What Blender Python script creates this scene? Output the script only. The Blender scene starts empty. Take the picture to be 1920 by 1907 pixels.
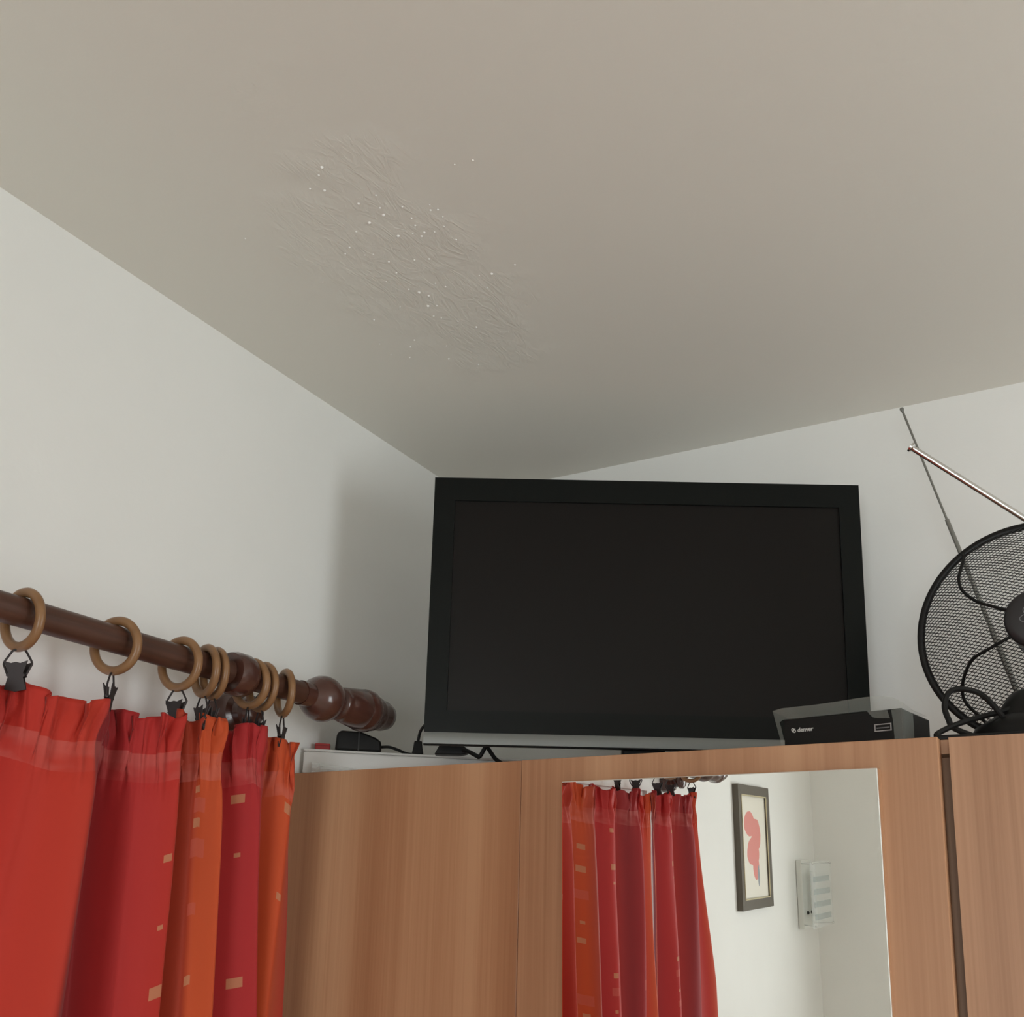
import bpy, bmesh, math, random
from mathutils import Vector, Matrix
random.seed(7)
S = bpy.context.scene
C = S.collection
PI = math.pi
EYE = 1.65            # the camera stands 1.65 m above the floor; coordinates below are relative to the eye

# ------------------------------------------------------------------ camera
F, PX, PY = 1950.0, 960.0, 1260.0
RM = Matrix(((0.868493, 0.495063, 0.025157), (0.090668, -0.208544, 0.973801), (-0.487339, 0.843458, 0.226005)))
cam = bpy.data.cameras.new('camera')
cam.sensor_width = 36; cam.lens = 36 * F / 1920; cam.sensor_fit = 'HORIZONTAL'
cam.shift_x = 0; cam.shift_y = (PY - 953.5) / 1920
cam.clip_start = .02
camo = bpy.data.objects.new('camera', cam); C.objects.link(camo)
r, u, f = RM[0], RM[1], RM[2]
# rows of RM: right, up, forward (up row stored with forward tilt)
up = Vector((-0.090668, 0.208544, 0.973801))
right = Vector(RM[0]); fwd = Vector(RM[2]); up = right.cross(fwd)
camo.matrix_world = Matrix(((right.x, up.x, -fwd.x, 0), (right.y, up.y, -fwd.y, 0), (right.z, up.z, -fwd.z, EYE), (0, 0, 0, 1)))
S.camera = camo

def at(x, y, Y):
    """the point of the plane y = Y that the eye sees in direction (x, y)"""
    d = right * ((x - PX) / F) + up * (-(y - PY) / F) + fwd
    return d * (Y / d.y)

# ------------------------------------------------------------------ light
W = bpy.data.worlds.new('world'); S.world = W; W.use_nodes = True
bg = W.node_tree.nodes['Background']; bg.inputs[0].default_value = (.86, .93, 1, 1); bg.inputs[1].default_value = .9
def area(name, loc, rot, sx, sy, power, col):
    l = bpy.data.lights.new(name, 'AREA'); l.shape = 'RECTANGLE'; l.size = sx; l.size_y = sy; l.energy = power; l.color = col
    o = bpy.data.objects.new(name, l); C.objects.link(o); o.location = Vector(loc) + Vector((0, 0, EYE)); o.rotation_euler = rot
    return o
XR = 2.0
area('daylight_right_window', (XR + .30, 1.12, -.10), (0, PI / 2, 0), 1.4, .82, 33, (.93, .985, 1))
area('added_rear_fill', (.50, -2.59 - .26, -.22), (PI / 2, 0, 0), 1.3, 1.3, 55, (.93, .985, 1))  # added fill behind the camera, raises the ambient light
S.view_settings.view_transform = 'Standard'; S.view_settings.look = 'None'
S.view_settings.gamma = 1; S.view_settings.use_curve_mapping = False
S.view_settings.exposure = 0.17
try:
    S.cycles.max_bounces = 12; S.cycles.diffuse_bounces = 8; S.cycles.transparent_max_bounces = 24
except Exception: pass

# ------------------------------------------------------------------ materials
def mat(name, col=(.5, .5, .5), rough=.5, metal=0., spec=.5, **kw):
    m = bpy.data.materials.new(name); m.use_nodes = True
    b = m.node_tree.nodes['Principled BSDF']
    b.inputs['Base Color'].default_value = (*col, 1); b.inputs['Roughness'].default_value = rough
    b.inputs['Metallic'].default_value = metal; b.inputs['Specular IOR Level'].default_value = spec
    for k, v in kw.items(): b.inputs[k.replace('_', ' ')].default_value = v
    return m
def nd(m, t, **kw):
    n = m.node_tree.nodes.new(t)
    for k, v in kw.items(): setattr(n, k, v)
    return n
def lk(m, a, b): m.node_tree.links.new(a, b)
def mth(m, op, a, b=None, c=None):
    n = nd(m, 'ShaderNodeMath', operation=op)
    for i, v in enumerate((a, b, c)):
        if v is None: continue
        if isinstance(v, (int, float)): n.inputs[i].default_value = v
        else: lk(m, v, n.inputs[i])
    return n.outputs[0]
def noise_col(m, c1, c2, scale=(1, 1, 1), ns=5, detail=4, lo=.3, hi=.7, coord='Object', bump=0, bscale=None, bdist=.001):
    b = m.node_tree.nodes['Principled BSDF']
    tc = nd(m, 'ShaderNodeTexCoord'); mp = nd(m, 'ShaderNodeMapping'); mp.inputs['Scale'].default_value = scale
    lk(m, tc.outputs[coord], mp.inputs[0])
    n = nd(m, 'ShaderNodeTexNoise'); n.inputs['Scale'].default_value = ns; n.inputs['Detail'].default_value = detail
    lk(m, mp.outputs[0], n.inputs['Vector'])
    r = nd(m, 'ShaderNodeValToRGB'); r.color_ramp.elements[0].position = lo; r.color_ramp.elements[1].position = hi
    r.color_ramp.elements[0].color = (*c1, 1); r.color_ramp.elements[1].color = (*c2, 1)
    lk(m, n.outputs[0], r.inputs[0]); lk(m, r.outputs[0], b.inputs['Base Color'])
    if bump:
        n2 = nd(m, 'ShaderNodeTexNoise'); n2.inputs['Scale'].default_value = bscale or ns; n2.inputs['Detail'].default_value = 6
        lk(m, mp.outputs[0], n2.inputs['Vector'])
        bp = nd(m, 'ShaderNodeBump'); bp.inputs['Strength'].default_value = bump; bp.inputs['Distance'].default_value = bdist
        lk(m, n2.outputs[0], bp.inputs['Height']); lk(m, bp.outputs[0], b.inputs['Normal'])
    return m, mp, n

wall_m = mat('wall_paint', rough=.75, spec=.25)
noise_col(wall_m, (.815, .815, .79), (.84, .84, .815), ns=3, bump=.25, bscale=90, bdist=.0012)

# ceiling: matt paint, with a patch of wrinkled, blistered paint
ceil_m = mat('ceiling_paint', (.74, .722, .665), rough=.8, spec=.2)
def ceiling_nodes(m):
    b = m.node_tree.nodes['Principled BSDF']
    tc = nd(m, 'ShaderNodeTexCoord')
    P = tc.outputs['Object']
    mp = nd(m, 'ShaderNodeMapping'); mp.inputs['Location'].default_value = (.93, -1.26, 0)   # centre of the patch to the origin
    lk(m, P, mp.inputs[0])
    mp2 = nd(m, 'ShaderNodeMapping'); mp2.inputs['Scale'].default_value = (1 / .18, 1 / .36, 0); lk(m, mp.outputs[0], mp2.inputs[0])
    ln = nd(m, 'ShaderNodeVectorMath', operation='LENGTH'); lk(m, mp2.outputs[0], ln.inputs[0])
    n0 = nd(m, 'ShaderNodeTexNoise'); n0.inputs['Scale'].default_value = 9; n0.inputs['Detail'].default_value = 3; lk(m, P, n0.inputs['Vector'])
    d = mth(m, 'ADD', ln.outputs['Value'], mth(m, 'MULTIPLY', mth(m, 'SUBTRACT', n0.outputs[0], .5), 1.6))
    mr = nd(m, 'ShaderNodeMapRange'); mr.interpolation_type = 'SMOOTHSTEP'
    mr.inputs['From Min'].default_value = 1.15; mr.inputs['From Max'].default_value = .45; lk(m, d, mr.inputs['Value'])
    mask = mr.outputs[0]
    w = nd(m, 'ShaderNodeTexNoise'); w.inputs['Scale'].default_value = 42; w.inputs['Detail'].default_value = 5; w.inputs['Distortion'].default_value = 1.4
    mw = nd(m, 'ShaderNodeMapping'); mw.inputs['Rotation'].default_value = (0, 0, .5); mw.inputs['Scale'].default_value = (1, .35, 1)
    lk(m, P, mw.inputs[0]); lk(m, mw.outputs[0], w.inputs['Vector'])
    ridge = mth(m, 'SUBTRACT', 1, mth(m, 'MULTIPLY', mth(m, 'ABSOLUTE', mth(m, 'SUBTRACT', w.outputs[0], .5)), 9))
    ridge = mth(m, 'MAXIMUM', ridge, 0)
    w2 = nd(m, 'ShaderNodeTexNoise'); w2.inputs['Scale'].default_value = 16; w2.inputs['Detail'].default_value = 4; lk(m, P, w2.inputs['Vector'])
    g = nd(m, 'ShaderNodeTexNoise'); g.inputs['Scale'].default_value = 130; g.inputs['Detail'].default_value = 3; lk(m, P, g.inputs['Vector'])
    h = mth(m, 'MULTIPLY', mask, mth(m, 'ADD', mth(m, 'MULTIPLY', ridge, .25), mth(m, 'MULTIPLY', w2.outputs[0], 1.2)))
    h = mth(m, 'ADD', h, mth(m, 'MULTIPLY', g.outputs[0], .10))
    bp = nd(m, 'ShaderNodeBump'); bp.inputs['Strength'].default_value = .55; bp.inputs['Distance'].default_value = .004
    lk(m, h, bp.inputs['Height']); lk(m, bp.outputs[0], b.inputs['Normal'])
ceiling_nodes(ceil_m)
blister_m = mat('ceiling_blister', (.86, .85, .82), rough=.45, spec=.4)

floor_m = mat('floor_laminate', rough=.45); noise_col(floor_m, (.52, .47, .40), (.60, .55, .47), scale=(1, 8, 1), ns=3)

# door veneer: vertical grain, broad tonal stripes and fine pores
def veneer(name, dark, mid, light, seed=0., rough=.42):
    m = mat(name, rough=rough, spec=.35); b = m.node_tree.nodes['Principled BSDF']
    tc = nd(m, 'ShaderNodeTexCoord')
    def ns(sc, z, det, dist=0.):
        mp = nd(m, 'ShaderNodeMapping'); mp.inputs['Scale'].default_value = (sc, sc, z); mp.inputs['Location'].default_value = (seed, seed * .3, seed)
        lk(m, tc.outputs['Object'], mp.inputs[0])
        n = nd(m, 'ShaderNodeTexNoise'); n.inputs['Scale'].default_value = 1; n.inputs['Detail'].default_value = det; n.inputs['Distortion'].default_value = dist
        lk(m, mp.outputs[0], n.inputs['Vector']); return n.outputs[0]
    a = ns(9, .22, 1, .3); b1 = ns(34, .5, 3, .2); c = ns(230, 2.2, 4)
    v = mth(m, 'ADD', mth(m, 'ADD', mth(m, 'MULTIPLY', a, .5), mth(m, 'MULTIPLY', b1, .28)), mth(m, 'MULTIPLY', c, .22))
    r = nd(m, 'ShaderNodeValToRGB'); e = r.color_ramp.elements
    e[0].position = .36; e[0].color = (*dark, 1); e[1].position = .64; e[1].color = (*light, 1)
    q = e.new(.5); q.color = (*mid, 1)
    lk(m, v, r.inputs[0]); lk(m, r.outputs[0], b.inputs['Base Color'])
    bp = nd(m, 'ShaderNodeBump'); bp.inputs['Strength'].default_value = .12; bp.inputs['Distance'].default_value = .0006
    lk(m, c, bp.inputs['Height']); lk(m, bp.outputs[0], b.inputs['Normal'])
    return m
wood_m = veneer('walnut_veneer', (.36, .175, .09), (.44, .23, .125), (.53, .30, .17))
wood_r = veneer('walnut_veneer_right', (.36, .185, .10), (.45, .245, .14), (.54, .31, .185), seed=5.3)
wood_l = veneer('walnut_veneer_left', (.36, .165, .08), (.43, .215, .11), (.52, .285, .155), seed=11.7)

rod_m = mat('dark_stained_wood', rough=.38, spec=.4); noise_col(rod_m, (.062, .026, .016), (.09, .038, .024), scale=(40, 2, 40), ns=3)
finial_m = mat('varnished_dark_wood', rough=.22, spec=.55, Coat_Weight=.3, Coat_Roughness=.2); noise_col(finial_m, (.055, .02, .014), (.085, .032, .022), scale=(12, 3, 12), ns=3)
ring_m = mat('light_stained_wood', rough=.34, spec=.45); noise_col(ring_m, (.185, .092, .04), (.29, .150, .065), ns=18)
clip_m = mat('dark_gunmetal', (.045, .038, .038), rough=.5, metal=.6)
black_m = mat('black_plastic', (.008, .0078, .0075), rough=.42, spec=.25)
tvb_m = mat('tv_bezel_plastic', (.005, .0065, .006), rough=.30, spec=.16)
scr_m = mat('tv_screen', (.006, .005, .0045), rough=.35, spec=.2)
silver_m = mat('brushed_silver_plastic', (.20, .21, .20), rough=.45, metal=.2)
rub_m = mat('black_cable', (.009, .0085, .008), rough=.55, spec=.25)
chrome_m = mat('chrome', (.75, .75, .74), rough=.12, metal=1)
dull_m = mat('dull_grey_metal', (.26, .26, .24), rough=.4, metal=.7)
mirror_m = mat('mirror_glass', (.93, .93, .91), rough=.0, metal=1)
white_m = mat('white_plastic', (.74, .74, .72), rough=.4)
frame_w = mat('white_window_frame', (.78, .77, .74), rough=.4)
red_m = mat('red_plastic', (.42, .03, .03), rough=.4)

def clear(name, alpha, col, rough=.1):
    m = mat(name, col, rough=rough); b = m.node_tree.nodes['Principled BSDF']; b.inputs['Alpha'].default_value = alpha
    return m
pane_m = clear('window_pane', .08, (.9, .95, .95), .02)
film_m = clear('cloudy_plastic_film', .085, (.62, .66, .60), .35)
blade_m = clear('smoke_clear_plastic', .12, (.12, .10, .14), .1)

# ------------------------------------------------------------------ mesh helpers
def box(bm, x0, x1, y0, y1, z0, z1, mx=None):
    vs = [bm.verts.new((x, y, z)) for z in (z0, z1) for y in (y0, y1) for x in (x0, x1)]
    for q in ((0, 2, 3, 1), (4, 5, 7, 6), (0, 1, 5, 4), (1, 3, 7, 5), (3, 2, 6, 7), (2, 0, 4, 6)): bm.faces.new([vs[i] for i in q])
    if mx is not None: bmesh.ops.transform(bm, matrix=mx, verts=vs)
    return vs
def prism(bm, pts, a, b, ax='z', mx=None):
    """outline pts extruded from a to b along the axis"""
    def P(p, h): return (p[0], p[1], h) if ax == 'z' else ((p[0], h, p[1]) if ax == 'y' else (h, p[0], p[1]))
    A = [bm.verts.new(P(p, a)) for p in pts]; B = [bm.verts.new(P(p, b)) for p in pts]
    n = len(pts); bm.faces.new(A[::-1]); bm.faces.new(B)
    for i in range(n): bm.faces.new((A[i], A[(i + 1) % n], B[(i + 1) % n], B[i]))
    if mx is not None: bmesh.ops.transform(bm, matrix=mx, verts=A + B)
def tube(bm, pts, rad, seg=8, closed=False, flat=1.0):
    pts = [Vector(p) for p in pts]; n = len(pts); rings = []; prev = None
    for i, p in enumerate(pts):
        if closed: t = pts[(i + 1) % n] - pts[i - 1]
        else: t = pts[min(i + 1, n - 1)] - pts[max(i - 1, 0)]
        t.normalize()
        if prev is None:
            a = Vector((0, 0, 1)) if abs(t.z) < .9 else Vector((1, 0, 0)); s = t.cross(a).normalized()
        else: s = (prev - t * prev.dot(t)).normalized()
        prev = s; w = t.cross(s)
        rr = rad[i] if isinstance(rad, (list, tuple)) else rad
        rings.append([bm.verts.new(p + s * (math.cos(2 * PI * k / seg) * rr) + w * (math.sin(2 * PI * k / seg) * rr * flat)) for k in range(seg)])
    m = n if closed else n - 1
    for i in range(m):
        A, B = rings[i], rings[(i + 1) % n]
        for k in range(seg): bm.faces.new((A[k], A[(k + 1) % seg], B[(k + 1) % seg], B[k]))
    if not closed: bm.faces.new(rings[0][::-1]); bm.faces.new(rings[-1])
def lathe(bm, prof, o=(0, 0, 0), ax=(0, 0, 1), seg=32):
    """prof: (radius, height along ax)"""
    ax = Vector(ax).normalized(); a = Vector((0, 0, 1)) if abs(ax.z) < .9 else Vector((1, 0, 0))
    s = ax.cross(a).normalized(); w = ax.cross(s); o = Vector(o); R = []
    for rr, h in prof:
        rr = max(rr, 1e-4)
        R.append([bm.verts.new(o + ax * h + s * (rr * math.cos(2 * PI * k / seg)) + w * (rr * math.sin(2 * PI * k / seg))) for k in range(seg)])
    for A, B in zip(R, R[1:]):
        for k in range(seg): bm.faces.new((A[k], A[(k + 1) % seg], B[(k + 1) % seg], B[k]))
    bm.faces.new(R[0][::-1]); bm.faces.new(R[-1])
def smooth_pts(pts, k=6):
    pts = [Vector(p) for p in pts]; out = []
    for i in range(len(pts) - 1):
        p0, p1, p2, p3 = pts[max(i - 1, 0)], pts[i], pts[i + 1], pts[min(i + 2, len(pts) - 1)]
        for j in range(k):
            t = j / k
            out.append(.5 * ((2 * p1) + (p2 - p0) * t + (2 * p0 - 5 * p1 + 4 * p2 - p3) * t * t + (3 * p1 - p0 - 3 * p2 + p3) * t ** 3))
    return out + [pts[-1]]
def obj(name, bm, m, parent=None, sm=False, bevel=0, kind=None, loc=None):
    bmesh.ops.recalc_face_normals(bm, faces=bm.faces)
    me = bpy.data.meshes.new(name); bm.to_mesh(me); bm.free()
    me.materials.append(m)
    if sm:
        for p in me.polygons: p.use_smooth = True
        me.set_sharp_from_angle(angle=math.radians(40))
    o = bpy.data.objects.new(name, me); C.objects.link(o)
    if parent: o.parent = parent
    if bevel:
        b = o.modifiers.new('bevel', 'BEVEL'); b.width = bevel; b.segments = 2; b.limit_method = 'ANGLE'
    if kind: o['kind'] = kind
    if loc: o.location = loc
    return o
def NB(): return bmesh.new()
def thing(name, label, cat, loc=(0, 0, 0), rz=0, group=None):
    o = bpy.data.objects.new(name, None); C.objects.link(o); o.empty_display_size = .05
    o.location = loc; o.rotation_euler = (0, 0, rz)
    return tag(o, label, cat, group)
def tag(o, label, cat, group=None):
    o['label'] = label; o['category'] = cat
    if group: o['group'] = group
    return o
def copy_tree(o, parent=None):
    c = o.copy(); C.objects.link(c)
    if parent: c.parent = parent
    for ch in [x for x in list(bpy.data.objects) if x.parent == o]: copy_tree(ch, c)
    return c

# ------------------------------------------------------------------ the room
XL, YB, YR, ZC, ZF = -1.372, 2.119, -2.59, 1.05, -EYE
def slab(name, b, m=wall_m, holes=None):
    bm = NB(); box(bm, *b); return obj(name, bm, m, kind='structure')
slab('wall_back', (XL - .25, XR + .25, YB, YB + .2, ZF, ZC + .1))
bm = NB(); RH = (-.15, 1.15, -.85, .42)  # unseen opening cut for the added rear fill
box(bm, XL - .25, RH[0], YR - .2, YR, ZF, ZC + .1); box(bm, RH[1], XR + .25, YR - .2, YR, ZF, ZC + .1)
box(bm, RH[0], RH[1], YR - .2, YR, ZF, RH[2]); box(bm, RH[0], RH[1], YR - .2, YR, RH[3], ZC + .1)
obj('wall_rear', bm, wall_m, kind='structure')
slab('floor', (XL - .25, XR + .25, YR - .2, YB + .2, ZF - .1, ZF), floor_m)
# left wall with the curtained window
LW = (-.32, 1.19, -.75, .297)    # y0 y1 z0 z1 of the opening
def wall_with_hole(name, xa, xb, hole):
    y0, y1, z0, z1 = hole; bm = NB()
    A, B, lo, hi = YR, YB, ZF, ZC + .1
    box(bm, xa, xb, A, y0, lo, hi); box(bm, xa, xb, y1, B, lo, hi); box(bm, xa, xb, y0, y1, lo, z0); box(bm, xa, xb, y0, y1, z1, hi)
    bmesh.ops.remove_doubles(bm, verts=bm.verts, dist=1e-5)
    fs = [f for f in bm.faces if any(g is not f and set(g.verts) == set(f.verts) for g in bm.faces)]
    return obj(name, bm, wall_m, kind='structure')
wall_with_hole('wall_left', XL - .25, XL, LW)
RW = (.70, 1.52, -.80, .60)
wall_with_hole('wall_right', XR, XR + .25, RW)
def window(name, hole, xf, s):
    """white casement in the opening; xf: its room side face, s: direction outwards"""
    y0, y1, z0, z1 = hole; bm = NB(); t = .06; d = .05 * s
    X = sorted((xf, xf + d))
    box(bm, *X, y0, y1, z1 - t, z1); box(bm, *X, y0, y1, z0, z0 + t)
    box(bm, *X, y0, y0 + t, z0 + t, z1 - t); box(bm, *X, y1 - t, y1, z0 + t, z1 - t)
    if y1 - y0 > 1.2:
        ym = (y0 + y1) / 2; box(bm, *X, ym - .05, ym + .05, z0 + t, z1 - t)
    w = obj(name, bm, frame_w, kind='structure', bevel=.004)
    bm = NB(); g = sorted((xf + d * .45, xf + d * .55)); box(bm, *g, y0 + .05, y1 - .05, z0 + .05, z1 - .05)
    obj('pane', bm, pane_m, w)
    return w
window('window_1', LW, XL - .012, -1)
window('window_2', RW, XR + .14, 1)
bm = NB(); t = .06; Y = (YR - .15, YR - .10)
box(bm, RH[0], RH[1], *Y, RH[3] - t, RH[3]); box(bm, RH[0], RH[1], *Y, RH[2], RH[2] + t)
box(bm, RH[0], RH[0] + t, *Y, RH[2] + t, RH[3] - t); box(bm, RH[1] - t, RH[1], *Y, RH[2] + t, RH[3] - t)
w3 = obj('added_fill_window', bm, frame_w, kind='structure', bevel=.004)  # unseen window, added to go with the rear fill light
bm = NB(); box(bm, RH[0] + .05, RH[1] - .05, YR - .127, YR - .123, RH[2] + .05, RH[3] - .05); obj('pane', bm, pane_m, w3)

# ceiling slab with the blisters of the peeling patch on its underside
bm = NB(); box(bm, XL - .25, XR + .25, YR - .2, YB + .2, ZC, ZC + .1)
ceiling = obj('ceiling', bm, ceil_m, kind='structure')
BL = [(-0.911, 0.986, 3), (-0.926, 0.997, 2), (-0.957, 1.014, 2), (-0.94, 1.027, 2.5), (-0.913, 1.075, 2.5), (-0.878, 1.072, 2), (-0.89, 1.098, 2), (-0.895, 1.114, 3), (-0.926, 1.119, 3), (-0.958, 1.127, 2), (-0.905, 1.167, 3), (-0.858, 1.112, 2), (-0.861, 1.141, 2), (-0.866, 1.158, 2), (-0.863, 1.179, 2.5), (-0.872, 1.185, 2.5), (-0.881, 1.173, 1.5), (-0.818, 1.128, 1.5), (-0.824, 1.139, 2), (-0.813, 1.143, 2), (-0.816, 1.161, 1.5), (-0.827, 1.181, 1.5), (-0.828, 1.218, 2), (-0.848, 1.186, 1.5), (-0.737, 1.072, 1.5), (-0.709, 1.077, 2), (-0.993, 1.154, 2), (-1.01, 1.164, 2), (-0.983, 1.182, 1.5), (-0.97, 1.187, 1.5), (-0.959, 1.215, 2), (-0.966, 1.246, 2), (-0.918, 1.231, 2), (-0.895, 1.24, 2), (-0.777, 1.319, 2), (-0.824, 1.323, 3), (-0.845, 1.317, 1.5), (-0.924, 1.302, 1.5), (-0.914, 1.318, 2), (-0.964, 1.311, 3), (-0.955, 1.327, 2.5), (-0.974, 1.353, 3), (-0.959, 1.359, 2), (-0.983, 1.384, 2), (-0.974, 1.396, 1.5), (-0.953, 1.419, 1.5), (-0.933, 1.451, 2.5), (-1.087, 1.344, 2), (-1.061, 1.435, 2), (-1.082, 1.452, 2), (-1.128, 1.416, 1.5), (-1.131, 1.457, 1.5), (-1.105, 1.483, 2), (-1.018, 1.48, 1.5), (-1.04, 1.522, 2), (-1.0, 1.567, 2), (-0.975, 1.295, 2), (-0.996, 1.258, 1.5), (-0.852, 1.354, 1.5), (-1.129, 1.057, 1.5), (-1.094, 1.208, 1.5), (-1.02, 1.332, 1.5)]
bm = NB()
for x, y, q in BL:
    rr = q * .00075; lathe(bm, [(rr * 1.3, -.0003), (rr, rr * .45), (rr * .6, rr * .85), (rr * .15, rr)], (x, y, ZC), (0, 0, -1), 10)
obj('paint_blisters', bm, blister_m, ceiling, sm=True, kind='stuff')

# ------------------------------------------------------------------ wardrobe
T = .254        # its top
YM = 1.53       # front of the middle door
wd = thing('wardrobe', 'walnut brown wardrobe with a mirror on its middle door, below the television', 'wardrobe', (-.45, 1.85, ZF))
O = Vector((-.45, 1.85, ZF))
def wl(bm): bmesh.ops.translate(bm, verts=bm.verts, vec=-O); return bm
bm = NB()
X0, X1 = XL + .001, .46
box(bm, X0, X1, 1.562, 2.11, T - .02, T); box(bm, X0, X1, 1.562, 2.11, ZF + .06, ZF + .08)
for a, b in ((X0, X0 + .018), (-.87, -.852), (-.205, -.187), (X1 - .018, X1)): box(bm, a, b, 1.562 if abs(a + .205) > .01 else 1.60, 2.11, ZF + .08, T - .02)
box(bm, X0, X1, 2.10, 2.11, ZF + .08, T - .02); box(bm, X0, X1, 1.60, 1.62, ZF, ZF + .06)
obj('carcass', wl(bm), wood_r, wd)
bm = NB(); box(bm, X0, -.8630, 1.534, 1.561, ZF + .06, T); obj('door', wl(bm), wood_l, wd, bevel=.0012)
bm = NB(); box(bm, -.8605, -.199, YM, 1.561, ZF + .06, T); dm = obj('door', wl(bm), wood_m, wd, bevel=.0015)
bm = NB(); box(bm, -.1865, X1, 1.543, 1.561, ZF + .06, T); obj('door', wl(bm), wood_r, wd)
# mirror, leaning forward a little on its wedge-shaped backing
EPS = .034
def myz(z, off=0): return 1.5045 + (.211 - z) * math.tan(EPS) + off
bm = NB(); zb = -.48
prism(bm, [(myz(.211, .004), .211), (YM + .002, .211), (YM + .002, zb), (myz(zb, .004), zb)], -.770, -.277, 'x')
obj('mirror_backing', wl(bm), wood_m, dm)
bm = NB(); prism(bm, [(myz(.211), .211), (myz(.211, .004), .211), (myz(zb, .004), zb), (myz(zb), zb)], -.771, -.2765, 'x')
mo = obj('mirror', wl(bm), mirror_m, dm, bevel=.0016); mo['label'] = 'frameless mirror'

# ------------------------------------------------------------------ television
tv = thing('television', 'black flat television with silver lower edge standing on the wardrobe', 'television', (-.731, 1.771, T), .5066)
hw, z0, z1 = .414, .046, .577
bm = NB()
def rectring(bm, o, i, ya, yb, yi):
    """bezel: outer rectangle o, inner i, front at ya, back at yb, inner edge sunk to yi"""
    R = lambda q, y: [bm.verts.new(p) for p in ((q[0], y, q[2]), (q[1], y, q[2]), (q[1], y, q[3]), (q[0], y, q[3]))]
    a, b, c, d = R(o, ya), R(i, ya), R(i, yi), R(o, yb)
    for k in range(4):
        j = (k + 1) % 4
        for P, Q in ((a, b), (b, c), (d, a)): bm.faces.new((P[k], P[j], Q[j], Q[k]))
    bm.faces.new(d)
rectring(bm, (-hw, hw, z0 + .003, z1), (-hw + .041, -hw + .788, z0 + .066, z0 + .484), 0, .020, .006)
obj('casing', bm, tvb_m, tv)
bm = NB(); box(bm, -hw + .04, -hw + .789, .0045, .008, z0 + .065, z0 + .485); obj('screen', bm, scr_m, tv)
bm = NB(); prism(bm, [(-.0005, z0 + .024), (-.0045, z0 + .020), (-.006, z0 + .012), (-.0045, z0 + .002), (.006, z0 + .001), (.006, z0 + .024)], -hw, hw, 'x')
o = obj('lower_strip', bm, silver_m, tv, sm=True); o['label'] = 'silver grey strip'
bm = NB(); box(bm, -hw, hw, -.003, .006, z0 - .001, z0 + .001); box(bm, -.30, .30, .020, .085, z0 + .05, z0 + .42); obj('back_cover', bm, black_m, tv, bevel=.002)
bm = NB(); box(bm, -.044, .036, .02, .05, .010, z0 + .01); obj('neck', bm, black_m, tv, bevel=.003)
bm = NB(); lathe(bm, [(.16, 0), (.16, .006), (.13, .011), (.03, .013)], (0, .03, 0), seg=48)
bmesh.ops.scale(bm, vec=(1.35, .72, 1), verts=bm.verts); obj('foot', bm, black_m, tv, sm=True)

# ------------------------------------------------------------------ curtain rod
XRD, ZR, RR = -1.242, .376, .0205
rod = thing('curtain_rod', 'dark brown wooden curtain rod along the left wall', 'curtain rod', (XRD, .45, ZR))
bm = NB(); tube(bm, [(0, -.96 + i * .06, 0) for i in range(33)], RR, 28); obj('pole', bm, rod_m, rod, sm=True)
def finial(sign, y):
    p = [(.0225, -.06), (.0228, -.036), (.025, -.034), (.034, -.026), (.0405, -.013), (.0428, 0), (.0415, .012), (.037, .024), (.030, .033), (.0245, .038), (.0245, .041),
         (.029, .044), (.0315, .050), (.0305, .054), (.033, .060), (.0365, .085), (.0395, .108), (.0385, .111), (.0415, .118), (.0415, .132), (.038, .140), (.0355, .143),
         (.0355, .152), (.032, .165), (.031, .168), (.0305, .182), (.026, .198), (.015, .208), (.002, .211)]
    bm = NB(); lathe(bm, p, (0, y, 0), (0, sign, 0), 36); return obj('finial', bm, finial_m, rod, sm=True)
finial(1, 1.452 - .45); finial(-1, -.535 - .45)
def bracket(y, ya, s):
    bm = NB(); lathe(bm, [(.0215, -.022), (.0335, -.020), (.0365, -.010), (.0365, .010), (.0335, .020), (.0215, .022)], (0, y, 0), (0, 1, 0), 32)
    obj('bracket_collar', bm, finial_m, rod, sm=True)
    # turned arm from the wall rosette to the pole
    bm = NB(); lathe(bm, [(.006, -.048), (.020, -.050), (.0275, -.057), (.0275, -.068), (.021, -.074), (.024, -.085), (.034, -.09), (.038, -.10), (.038, -.129)], (0, ya, -.040), (1, 0, 0), 28)
    br = obj('bracket_arm', bm, finial_m, rod, sm=True)
    bm = NB(); tube(bm, [(-.052, ya - .010 * s, -.034), (-.036, ya - .012 * s, -.024), (-.016, ya - .012 * s, -.010)], .008, 12)
    obj('peg', bm, finial_m, br, sm=True)
bracket(1.236 - .45, 1.338 - .45, 1); bracket(-.445 - .45, -.475 - .45, -1)

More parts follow.
